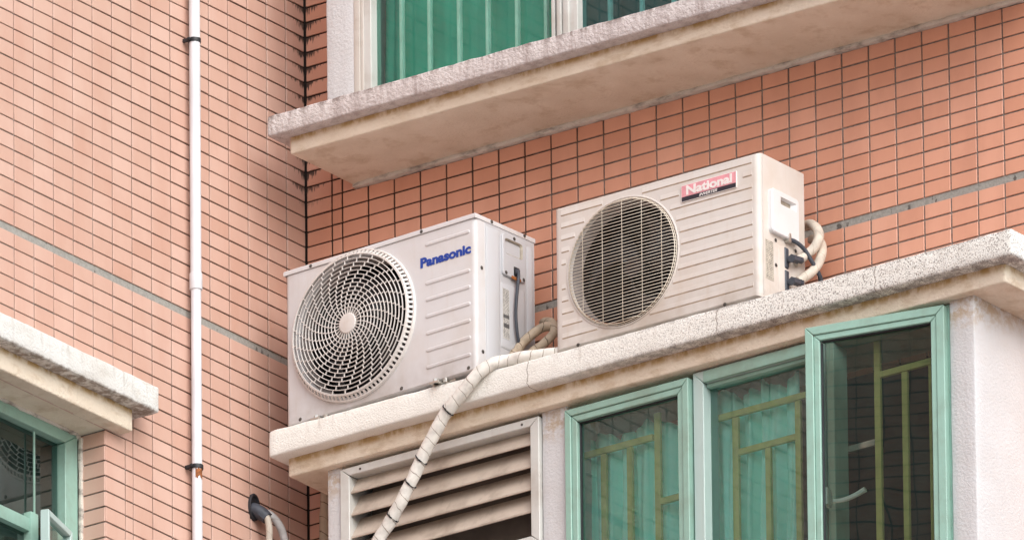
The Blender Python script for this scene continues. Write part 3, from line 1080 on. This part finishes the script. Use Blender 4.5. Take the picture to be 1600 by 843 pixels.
screws(A, [((AW + .001, .028, .330), (1, 0, 0)), ((AW + .001, .030, .055), (1, 0, 0)), ((AW + .0035, .076, .495), (1, 0, 0)), ((AW + .0035, .235, .496), (1, 0, 0)),
           ((.548, -.0035, .4935), (0, -1, 0)), ((.106, -.0035, .4935), (0, -1, 0)), ((.461, 0, .001), (0, -1, 0)), ((.057, 0, .001), (0, -1, 0)), ((.727, 0, .001), (0, -1, 0)),
           ((AW + .009, .178, .467), (1, 0, 0)), ((AW + .009, .137, .345), (1, 0, 0)), ((AW + .009, .222, .345), (1, 0, 0)), ((AW + .001, .115, .05), (1, 0, 0))])
bm = text_bm("Panasonic", .040, 0, .0008)
fit_text(bm, .541, .741, .3745, .4075, -.0008)
obj("lettering", bm, "blue_print", A, None)

def spiral_guard(parent, c):
    """dished plastic guard: concentric rings joined by staggered spokes that swirl outwards"""
    bm = bmesh.new()
    ro = FR + .014
    N = 96
    circ = lambda r, y: [(c[0] + r * math.cos(2 * PI * i / N), y, c[1] + r * math.sin(2 * PI * i / N)) for i in range(N)]
    # outer flange
    loft(bm, [circ(ro + .002, .001), circ(ro + .0015, -.006), circ(ro, -.009), circ(ro - .004, -.009), circ(ro - .0055, -.006), circ(ro - .006, .006)])
    dome = lambda r: -.034 + .010 * (r / .228) ** 2
    def ring(r, t, y, dp):
        loft(bm, [circ(r - t / 2, y + dp), circ(r - t / 2, y + .0008), circ(r - t / 2 + .0008, y), circ(r + t / 2 - .0008, y), circ(r + t / 2, y + .0008), circ(r + t / 2, y + dp), circ(r - t / 2, y + dp)])
    K = 14
    rs = [.052 + .01335 * k for k in range(K)]
    for r in rs: ring(r, .0023, dome(r), .0040)
    ring(rs[-1] + .003, .004, dome(rs[-1]) + .001, .010)
    def spoke(r0, y0, r1, y1, a, wd, dp):
        ca, sa = math.cos(a), math.sin(a)
        def P(r, s, y): return (c[0] + r * ca - s * sa, y, c[1] + r * sa + s * ca)
        rows = []
        for r, y in ((r0, y0), (r1, y1)):
            rows.append([P(r, -wd / 2, y + dp), P(r, -wd / 2, y), P(r, wd / 2, y), P(r, wd / 2, y + dp)])
        loft(bm, rows, True, True)
    NS = 27
    base = R(7)
    for k in range(K - 1):
        for i in range(NS):
            a = base + 2 * PI * i / NS - R(2.95) * k
            spoke(rs[k], dome(rs[k]) + .0005, rs[k + 1], dome(rs[k + 1]) + .0005, a, .0026, .0036)
    for i in range(NS):
        spoke(.024, dome(.03) + .0005, rs[0], dome(rs[0]) + .0005, base + R(2.5) + 2 * PI * i / NS, .0026, .0045)
    # slotted band between the face and the flange
    NB = 92
    for i in range(NB):
        spoke(rs[-1] + .004, dome(rs[-1]) + .003, ro - .004, -.0085, 2 * PI * i / NB, .0075, .005)
    # hub
    loft(bm, [circ(.033, dome(0) + .010), circ(.033, dome(0) + .001), circ(.0315, dome(0) - .001), circ(.029, dome(0) - .0015)], False, True)
    return obj("fan_guard", bm, "guard_white", parent, 40)
spiral_guard(A, FC)
def duct(parent, c, r, d, mat_wall, y0=.004):
    N = 64
    circ = lambda q, y: [(c[0] + q * math.cos(2 * PI * i / N), y, c[1] + q * math.sin(2 * PI * i / N)) for i in range(N)]
    bm = bmesh.new()
    loft(bm, [circ(r + .006, y0 + .010), circ(r, y0 + .016), circ(r - .008, y0 + .034), circ(r - .010, y0 + .052)])
    obj("fan_duct", bm, mat_wall, parent, 50)
    bm = bmesh.new()
    loft(bm, [circ(r - .010, y0 + .050), circ(r + .012, y0 + .056), circ(r + .012, d), circ(r - .10, d + .0015)], False, True)
    obj("coil_backing", bm, "duct_dark", parent, 50)
duct(A, FC, FR - .006, .16, "duct_light")
fan(A, FC, .205, .075, 3, .4)
for x in (.10, .575):
    bm = bmesh.new()
    box(bm, (x, .012, -.0205), (x + .09, AD - .01, -.0115), .002)
    box(bm, (x + .01, -.018, -.0225), (x + .045, AD + .02, -.0160), .002)
    cyl(bm, (x + .028, -.006, -.0225), (0, 0, 1), .009, .016, 6)
    cyl(bm, (x + .060, .000, -.0225), (0, 0, 1), .006, .014, 8)
    obj("mounting_foot", bm, "steel", A, 30)

# ------------------------------------------------------------------ cream air conditioner with the wire guard
C2 = empty("air_conditioner", (1.209, -.35, -.343), -.004)
tag(C2, "cream ribbed air conditioner with wire guard and pink badge", "air conditioner", "air conditioners on the ledge")
CW, CZ0, CZ1, CD = .766, .002, .473, .235
GC, GR = (.2515, .236), .208
bm = bmesh.new()
panel_loft(bm, CW, CZ0, CZ1, CD, .020, (*GC, GR), x0=-.009)
def shiplap(x0, x1, z):
    if x1 - x0 < .012: return
    q = [(x0, .0005), (x1, .0005)]
    h = .0020
    vt = [bm.verts.new((x, y, zz)) for x, y, zz in ((x0, .0004, z + .020), (x1, .0004, z + .020), (x0, -h, z + .0015), (x1, -h, z + .0015), (x0, .0004, z - .0030), (x1, .0004, z - .0030))]
    bm.faces.new([vt[0], vt[1], vt[3], vt[2]])
    f = bm.faces.new([vt[2], vt[3], vt[5], vt[4]])
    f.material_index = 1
    bm.faces.new([vt[0], vt[2], vt[4]])
    bm.faces.new([vt[1], vt[5], vt[3]])
for k in range(12):
    z = .4425 - k * .0403
    if z < .02: continue
    dz = z - GC[1]
    hw = math.sqrt(max(0, (GR + .012) ** 2 - dz * dz)) if abs(dz) < GR + .012 else 0
    x0, x1 = .020, .740
    segs = [(x0, GC[0] - hw), (GC[0] + hw, x1)] if hw > 0 else [(x0, x1)]
    if k == 1: segs = [segs[0], (GC[0] + hw, .466), (.706, .740)]
    for s in segs: shiplap(*s, z)
obj("casing", bm, "casing_cream", C2, 30, ["casing_cream", "groove_dirt"])
bm = bmesh.new()
N = 96
circ = lambda r, y: [(GC[0] + r * math.cos(2 * PI * i / N), y, GC[1] + r * math.sin(2 * PI * i / N)) for i in range(N)]
loft(bm, [circ(GR + .005, .001), circ(GR + .004, -.002), circ(GR + .001, -.003), circ(GR - .002, -.001), circ(GR - .005, .010), circ(GR - .006, .02)])
obj("guard_ring", bm, "casing_cream", C2, 40)
bm = bmesh.new()
RW = GR - .004
yf = -.013
def wire(pts, r=.0010, seg=6):
    tube(bm, pts, r, seg, 1, spline=False, uv=False)
zs = -RW + .010
while zs < RW - .006:
    hx = math.sqrt(RW * RW - zs * zs)
    z = GC[1] + zs
    e = min(.010, hx * .3)
    wire([(GC[0] - hx, .006, z), (GC[0] - hx + .001, -.005, z), (GC[0] - hx + e, yf, z), (GC[0] + hx - e, yf, z), (GC[0] + hx - .001, -.005, z), (GC[0] + hx, .006, z)])
    zs += .0108
for k in range(-2, 3):
    x = .0745 * k + .004
    hz = math.sqrt(RW * RW - x * x)
    wire([(GC[0] + x, .004, GC[1] - hz), (GC[0] + x, yf + .003, GC[1] - hz + .008), (GC[0] + x, yf + .003, GC[1] + hz - .008), (GC[0] + x, .004, GC[1] + hz)], .0011)
obj("wire_guard", bm, "wire_cream", C2, 60)
bm = bmesh.new()
for (r_, y_, a0, a1) in ((RW - .004, yf + .006, 0, 360), (RW - .001, -.002, 0, 360)):
    n_ = 80
    tube(bm, [(GC[0] + r_ * math.cos(R(a0 + (a1 - a0) * i / n_)), y_, GC[1] + r_ * math.sin(R(a0 + (a1 - a0) * i / n_))) for i in range(n_ + 1)], .0014, 6, 1, spline=False, uv=False, caps=False)
obj("guard_hoop", bm, "wire_cream", C2, 60)
bm = bmesh.new()
n_ = 30
tube(bm, [(GC[0] + (RW - .006) * math.cos(R(225 + 110 * i / n_)), yf + .009, GC[1] + (RW - .006) * math.sin(R(225 + 110 * i / n_))) for i in range(n_ + 1)], .0017, 6, 1, spline=False, uv=False)
rh = obj("guard_hoop", bm, "rust", C2, 60)
rh["label"] = "rusty lower hoop"
duct(C2, GC, GR - .006, .15, "duct_light", .0)
fan(C2, GC, .175, .070, 3, 1.6, .04)
# badge
bm = bmesh.new()
box(bm, (.4765, -.0042, .3745), (.6845, -.0005, .4285), .0006)
BD = obj("badge", bm, "white_print", C2, None)
bm = bmesh.new()
quad(bm, [(.4785, -.0046, .3905), (.6825, -.0046, .3905), (.6825, -.0046, .4270), (.4785, -.0046, .4270)])
obj("badge_field", bm, "pink_print", BD, None)
bm = bmesh.new()
quad(bm, [(.4785, -.0046, .3760), (.6825, -.0046, .3760), (.6825, -.0046, .3903), (.4785, -.0046, .3903)])
obj("badge_strip", bm, "navy_print", BD, None)
bm = text_bm("National", .034, 0, .0005)
fit_text(bm, .496, .668, .3940, .4240, -.0050)
obj("lettering", bm, "white_print", BD, None)
bm = text_bm("INVERTER", .016, .35, .0005)
fit_text(bm, .5445, .6125, .3788, .3878, -.0050)
obj("lettering", bm, "white_print", BD, None)
# side
bm = bmesh.new()
side_plate(bm, CW, .095, .155, .02, .20, .0022, .006)
side_plate(bm, CW, .015, .0185, .012, .46, .0012, .0016, .0012)
obj("side_panel", bm, "casing_cream", C2, 30)
bm = bmesh.new()
y0, y1, z0, z1 = .046, .187, .225, .368
o1 = rrect(y0, y1, z0, z1, .012)
o2 = rrect(y0 + .003, y1 - .003, z0 + .003, z1 - .003, .010)
h1 = rrect(.090, .174, .325, .350, .004)
h2 = rrect(.093, .160, .328, .348, .003)
loft(bm, [X(o1, CW - .001), X(o1, CW + .013), X(o2, CW + .016), X(h1, CW + .016), X(h2, CW + .001)], False, False)
TC2 = obj("terminal_cover", bm, "cover_white", C2, 30)
bm = bmesh.new()
bm.faces.new([bm.verts.new(p) for p in X(h2, CW + .0012)])
obj("finger_slot", bm, "recess_tan", TC2, None)
bm = bmesh.new()
box(bm, (CW + .002, .128, .215), (CW + .018, .142, .238), .002)
box(bm, (CW + .014, .130, .226), (CW + .0185, .140, .243), .001)
obj("cover_clip", bm, "steel", TC2)
label_plate(C2, CW + .0006, .029, .069, .070, .197, "label_old", 22, (), 9)
screws(C2, [((CW + .001, .082, .208), (1, 0, 0)), ((CW + .001, .082, .127), (1, 0, 0)), ((CW + .001, .186, .205), (1, 0, 0)), ((CW + .001, .188, .110), (1, 0, 0)), ((.632, -.001, .005), (0, -1, 0)), ((.079, -.001, .005), (0, -1, 0))])
for z in (.160, .086):
    bm = bmesh.new()
    side_plate(bm, CW, .124, .146, z - .030, z + .040, .006, .006)
    cyl(bm, (CW + .004, .140, z), (1, 0, 0), .010, .030, 10)
    cyl(bm, (CW + .026, .128, z - .002), (0, 1, .12), .0135, .030, 6)
    cyl(bm, (CW + .026, .156, z + .002), (0, 1, .12), .009, .022, 10)
    cyl(bm, (CW + .026, .170, z + .005), (0, 1, .12), .0115, .010, 6)
    obj("valve", bm, "dark_cable", C2, 30)
bm = bmesh.new()
tube(bm, [(CW + .010, .138, .226), (CW + .020, .160, .222), (CW + .030, .190, .205), (CW + .040, .216, .170), (CW + .044, .244, .140), (CW + .040, .262, .118), (CW + .030, .270, .06), (CW + .030, .272, .00)], .0068, 10, 8, uv=False)
obj("cable", bm, "dark_cable", C2)

# ------------------------------------------------------------------ hoses
def hose(label, path, rad, mat, name="insulated_hose", group=None, wob=.10, n=14):
    bm = bmesh.new()
    tube(bm, path, rad, 14, n, wob=wob)
    o = obj(name, bm, mat, None, 60)
    return tag(o, label, "hose", group)
HW = hose("white taped hose draped over the ledge edge in front of the louvred vent",
     [(1.50, -.22, -.331), (1.32, -.27, -.331), (1.193, -.318, -.331), (1.10, -.350, -.331), (1.030, -.362, -.331), (.992, -.384, -.338), (.958, -.401, -.359), (.924, -.409, -.390), (.884, -.411, -.426), (.838, -.411, -.464), (.788, -.409, -.520), (.744, -.408, -.580), (.700, -.408, -.652), (.650, -.408, -.726), (.608, -.408, -.780), (.564, -.408, -.830), (.50, -.40, -.93), (.47, -.39, -1.1), (.46, -.39, -1.5)],
     .0198, "hose_white", wob=.13)
for (p, d) in (((.838, -.411, -.464), (-.62, 0, -.78)), ((.732, -.408, -.600), (-.55, 0, -.83)), ((.690, -.408, -.668), (-.55, 0, -.83)), ((.622, -.408, -.762), (-.6, 0, -.8))):
    bm = bmesh.new()
    d = Vector(d).normalized()
    nx = Vector((0, 1, 0))
    ny = d.cross(nx)
    n_ = 24
    def tie_ring(rr, off):
        out = []
        for i in range(n_):
            a = 2 * PI * i / n_
            q = Vector(p) + d * (off + .004 * noise.noise(Vector((i * .8, p[0] * 50, off * 300)))) + (nx * math.cos(a) + ny * math.sin(a)) * rr + d * .006 * math.sin(a)
            out.append(q)
        return out
    loft(bm, [tie_ring(.0185, -.0018), tie_ring(.0226, -.0014), tie_ring(.0226, .0010), tie_ring(.0185, .0016)])
    obj("tape_tie", bm, "black_plastic", HW, 40)
hose("short beige pipe curving up from the lower rear corner of the lettered air conditioner",
     [(.966, -.250, -.300), (.961, -.235, -.255), (.959, -.214, -.239), (.960, -.193, -.209), (.965, -.172, -.186), (.982, -.152, -.162), (1.000, -.131, -.143), (1.02, -.105, -.135)], .0150, "hose_beige")
hose("beige pipe looping behind against the tiles between the two air conditioners",
     [(.994, -.195, -.252), (.997, -.173, -.229), (1.009, -.156, -.212), (1.029, -.139, -.187), (1.033, -.121, -.159), (1.013, -.104, -.123), (.977, -.087, -.105), (.955, -.070, -.100)], .0140, "hose_beige")
hose("upper foam pipe looping out from the valve of the cream air conditioner",
     [(1.982, -.180, -.182), (1.996, -.155, -.158), (2.002, -.140, -.144), (2.018, -.125, -.122), (2.024, -.110, -.087), (2.009, -.095, -.054), (1.980, -.080, -.026), (1.951, -.065, -.013), (1.90, -.055, -.015)], .0150, "hose_foam", wob=.05)
hose("lower foam pipe looping out beside the ledge behind the cream air conditioner",
     [(1.984, -.165, -.238), (1.998, -.144, -.218), (2.009, -.129, -.202), (2.019, -.113, -.177), (2.021, -.097, -.145), (2.012, -.078, -.112), (1.990, -.055, -.080), (1.95, -.045, -.055)], .0150, "hose_foam", wob=.05)
hose("beige taped hose running down beside the corner behind the lower bay",
     [(.094, -.035, -.40), (.094, -.035, -.46), (.090, -.035, -.52), (.088, -.035, -.60), (.084, -.035, -.70), (.082, -.035, -1.2)], .0165, "hose_beige", wob=.08)
hose("cream hose hanging from the black wall sleeve, nearer the downpipe",
     [(.02, -.285, -.566), (.045, -.280, -.585), (.050, -.272, -.615), (.048, -.268, -.66), (.04, -.265, -.75), (.04, -.265, -1.2)], .0105, "hose_foam", wob=.03)
hose("grey hose hanging from the black wall sleeve, nearer the corner",
     [(.02, -.272, -.560), (.045, -.258, -.575), (.058, -.235, -.598), (.062, -.212, -.635), (.060, -.200, -.69), (.058, -.195, -.80), (.058, -.195, -1.2)], .0125, "hose_grey", wob=.03)
SL = empty("pipe_sleeve", (0, -.285, -.56))
tag(SL, "black sleeve in the tiled wall with two hoses coming out", "pipe sleeve")
bm = bmesh.new()
n_ = 28
ov = lambda s, x: [(x, .027 * s * math.cos(2 * PI * i / n_), .045 * s * math.sin(2 * PI * i / n_) + .012) for i in range(n_)]
loft(bm, [ov(1, -.002), ov(1, .006), ov(.94, .009), ov(.80, .009), ov(.72, .003)], False, True)
obj("collar", bm, "black_plastic", SL, 40)
bm = bmesh.new()
tube(bm, [(-.002, .000, .004), (.012, .003, -.002), (.030, .008, -.014), (.045, .014, -.030)], lambda t: .024 - .003 * t, 14, 6, uv=False, wob=.15)
obj("tape_wrap", bm, "dark_cable", SL, 40)

# ------------------------------------------------------------------ downpipe
DP = empty("downpipe", (.030, -.614, GZ))
tag(DP, "white plastic downpipe running down the left tiled wall", "downpipe")
bm = bmesh.new()
cyl(bm, (0, 0, .079 - GZ), (0, 0, 1), .0172, 3.0, 32)
cyl(bm, (0, 0, 0), (0, 0, 1), .0160, .079 - GZ, 32)
obj("pipe", bm, "pvc", DP, 40)
bm = bmesh.new()
zc = .089 - GZ
circ = lambda r, z: [(r * math.cos(2 * PI * i / 32), r * math.sin(2 * PI * i / 32), zc + z) for i in range(32)]
loft(bm, [circ(.0162, -.028), circ(.0192, -.0275), circ(.0200, -.025), circ(.0200, .024), circ(.0196, .026), circ(.0174, .0275)])
obj("coupling", bm, "pvc", DP, 40)
for z in (.888, -.522):
    bm = bmesh.new()
    zc = z - GZ
    loft(bm, [circ(.0172, -.007), circ(.0196, -.007), circ(.0200, -.005), circ(.0200, .004), circ(.0196, .006), circ(.0172, .006)])
    for s in (-1, 1):
        box(bm, (-.030, s * .019 - .004, zc - .006), (-.002, s * .019 + .004, zc + .005), .001)
        cyl(bm, (-.006, s * .026, zc), (1, 0, 0), .005, .006, 8)
    obj("clamp", bm, "black_plastic", DP, 40)
bm = bmesh.new()
zc = -.548 - GZ
loft(bm, [[(.0168 * math.cos(R(-70 + 8 * i)), .0168 * math.sin(R(-70 + 8 * i)), zc + dz + .012 * noise.noise(Vector((i * .6, dz * 40, 0)))) for i in range(12)] for dz in (-.012, .004, .018)], close=False)
obj("rust_stain", bm, "rust", DP, 40)
